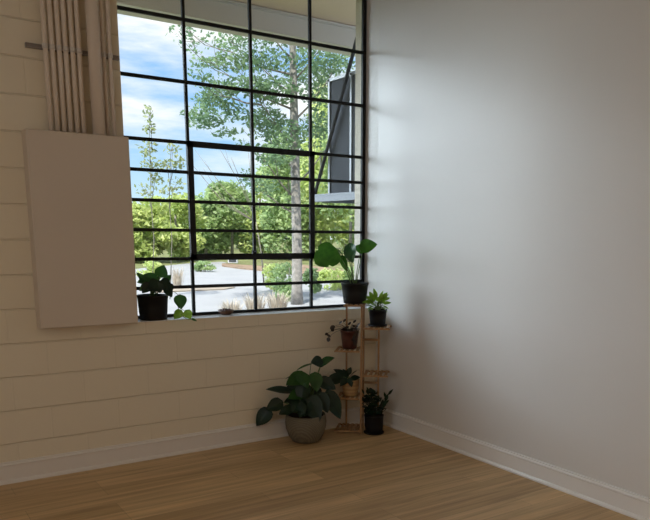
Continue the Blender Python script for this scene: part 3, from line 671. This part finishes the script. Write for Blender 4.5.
# pale roadside utility box
B = on(233, 263.0, 2, GZ+.1); B.z = GZ+.1; ub = empty('utility_box', B, math.radians(-30), label='small pale utility box glimpsed beyond the road under the trees', cat='utility box')
MB().box((-.26,-.2,0),(.26,.2,.5), .02).build('cabinet_body', M['pale_build'], ub)
MB().box((-.2,-.215,.06),(.2,-.201,.44), .004).build('door', M['signgrey'], ub)

# ---------------------------------------------------------------- light
BAND_Z, BAND_GAIN = .26, 17.0
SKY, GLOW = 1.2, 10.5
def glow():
    # added sky brightening, out of view to the left, to light the right wall
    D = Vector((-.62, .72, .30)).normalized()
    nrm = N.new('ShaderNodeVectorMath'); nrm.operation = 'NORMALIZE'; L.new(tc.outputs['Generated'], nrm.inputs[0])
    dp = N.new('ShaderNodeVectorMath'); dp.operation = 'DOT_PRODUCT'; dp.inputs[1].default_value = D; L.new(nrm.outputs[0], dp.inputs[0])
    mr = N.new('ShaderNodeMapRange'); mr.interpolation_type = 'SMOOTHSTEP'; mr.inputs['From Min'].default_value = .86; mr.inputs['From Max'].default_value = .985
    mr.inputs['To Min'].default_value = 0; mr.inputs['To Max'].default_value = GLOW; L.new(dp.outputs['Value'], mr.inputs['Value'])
    # added low bright sky band, broad and shallow, to streak the right wall
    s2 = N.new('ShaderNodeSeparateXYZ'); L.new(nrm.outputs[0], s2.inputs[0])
    dz = N.new('ShaderNodeMath'); dz.operation = 'SUBTRACT'; dz.inputs[1].default_value = BAND_Z; L.new(s2.outputs['Z'], dz.inputs[0])
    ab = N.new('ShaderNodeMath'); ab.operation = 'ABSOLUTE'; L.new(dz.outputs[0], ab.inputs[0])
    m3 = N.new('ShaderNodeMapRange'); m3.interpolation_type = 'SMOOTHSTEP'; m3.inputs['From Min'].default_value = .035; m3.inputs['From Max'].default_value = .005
    m3.inputs['To Min'].default_value = 0; m3.inputs['To Max'].default_value = BAND_GAIN; L.new(ab.outputs[0], m3.inputs['Value'])
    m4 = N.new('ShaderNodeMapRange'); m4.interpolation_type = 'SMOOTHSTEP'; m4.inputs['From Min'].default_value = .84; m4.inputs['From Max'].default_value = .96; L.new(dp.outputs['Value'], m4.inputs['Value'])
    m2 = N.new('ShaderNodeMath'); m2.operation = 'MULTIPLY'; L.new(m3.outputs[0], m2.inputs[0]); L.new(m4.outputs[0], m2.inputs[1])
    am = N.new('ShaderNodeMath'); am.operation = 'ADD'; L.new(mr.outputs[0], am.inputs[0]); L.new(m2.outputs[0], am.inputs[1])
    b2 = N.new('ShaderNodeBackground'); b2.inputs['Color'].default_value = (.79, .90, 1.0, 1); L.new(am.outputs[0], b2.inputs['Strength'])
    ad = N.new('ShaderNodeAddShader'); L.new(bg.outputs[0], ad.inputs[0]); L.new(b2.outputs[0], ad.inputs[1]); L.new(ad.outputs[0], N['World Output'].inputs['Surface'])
w = bpy.data.worlds.new('sky'); SC.world = w; w.use_nodes = True
nt = w.node_tree; N = nt.nodes; L = nt.links; bg = N['Background']
tc = N.new('ShaderNodeTexCoord'); sp = N.new('ShaderNodeSeparateXYZ'); L.new(tc.outputs['Generated'], sp.inputs[0])
gr = N.new('ShaderNodeValToRGB'); E = gr.color_ramp.elements
E[0].position = 0.0; E[0].color = (.72, .90, 1.0, 1); E[1].position = .5; E[1].color = (.10, .31, .74, 1)
x = E.new(.16); x.color = (.22, .52, .92, 1)
L.new(sp.outputs['Z'], gr.inputs['Fac'])
mp = N.new('ShaderNodeMapping'); mp.inputs['Scale'].default_value = (2.2, 2.2, 9.0); mp.inputs['Location'].default_value = (3.1, .4, 1.7); L.new(tc.outputs['Generated'], mp.inputs['Vector'])
nz = N.new('ShaderNodeTexNoise'); nz.inputs['Scale'].default_value = 1.3; nz.inputs['Detail'].default_value = 7; nz.inputs['Roughness'].default_value = .55; L.new(mp.outputs[0], nz.inputs['Vector'])
cr = N.new('ShaderNodeValToRGB'); cr.color_ramp.elements[0].position = .42; cr.color_ramp.elements[1].position = .57
L.new(nz.outputs['Fac'], cr.inputs['Fac'])
mx = N.new('ShaderNodeMix'); mx.data_type = 'RGBA'; L.new(cr.outputs['Color'], mx.inputs['Factor']); L.new(gr.outputs['Color'], mx.inputs['A']); mx.inputs['B'].default_value = (1.0, 1.0, 1.0, 1)
L.new(mx.outputs['Result'], bg.inputs['Color']); bg.inputs['Strength'].default_value = SKY
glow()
def light(name, kind, loc, rot, energy, col, **k):
    d = bpy.data.lights.new(name, kind); d.energy = energy; d.color = col
    for a, v in k.items(): setattr(d, a, v)
    o = bpy.data.objects.new(name, d); C.objects.link(o); o.location = loc; o.rotation_euler = rot; return o
def aim(v): return Vector(v).to_track_quat('-Z', 'Y').to_euler()
light('sun', 'SUN', (0,0,20), aim((.45, .45, -1.0)), 8.0, (1.0, .95, .86), angle=.01)
# added unseen fill for the room: warm area light overhead, cool one at left
light('warm_fill', 'AREA', (-3.4, -5.2, 3.38), aim((0,0,-1)), 24, (1.0, .76, .50), shape='RECTANGLE', size=2.0, size_y=1.2)
light('cool_side_fill', 'AREA', (-6.3, -4.2, 1.8), aim((1, .05, 0)), 34, (.88, .94, 1.0), shape='RECTANGLE', size=2.0, size_y=1.8)

# ---------------------------------------------------------------- render settings
SC.view_settings.view_transform = 'Standard'; SC.view_settings.look = 'None'; SC.view_settings.gamma = 1; SC.view_settings.exposure = 0
SC.view_settings.use_curve_mapping = False
cy = SC.cycles; cy.max_bounces = 10; cy.diffuse_bounces = 6; cy.glossy_bounces = 3; cy.transparent_max_bounces = 12; cy.sample_clamp_indirect = 6; cy.caustics_reflective = False
cy.use_denoising = True
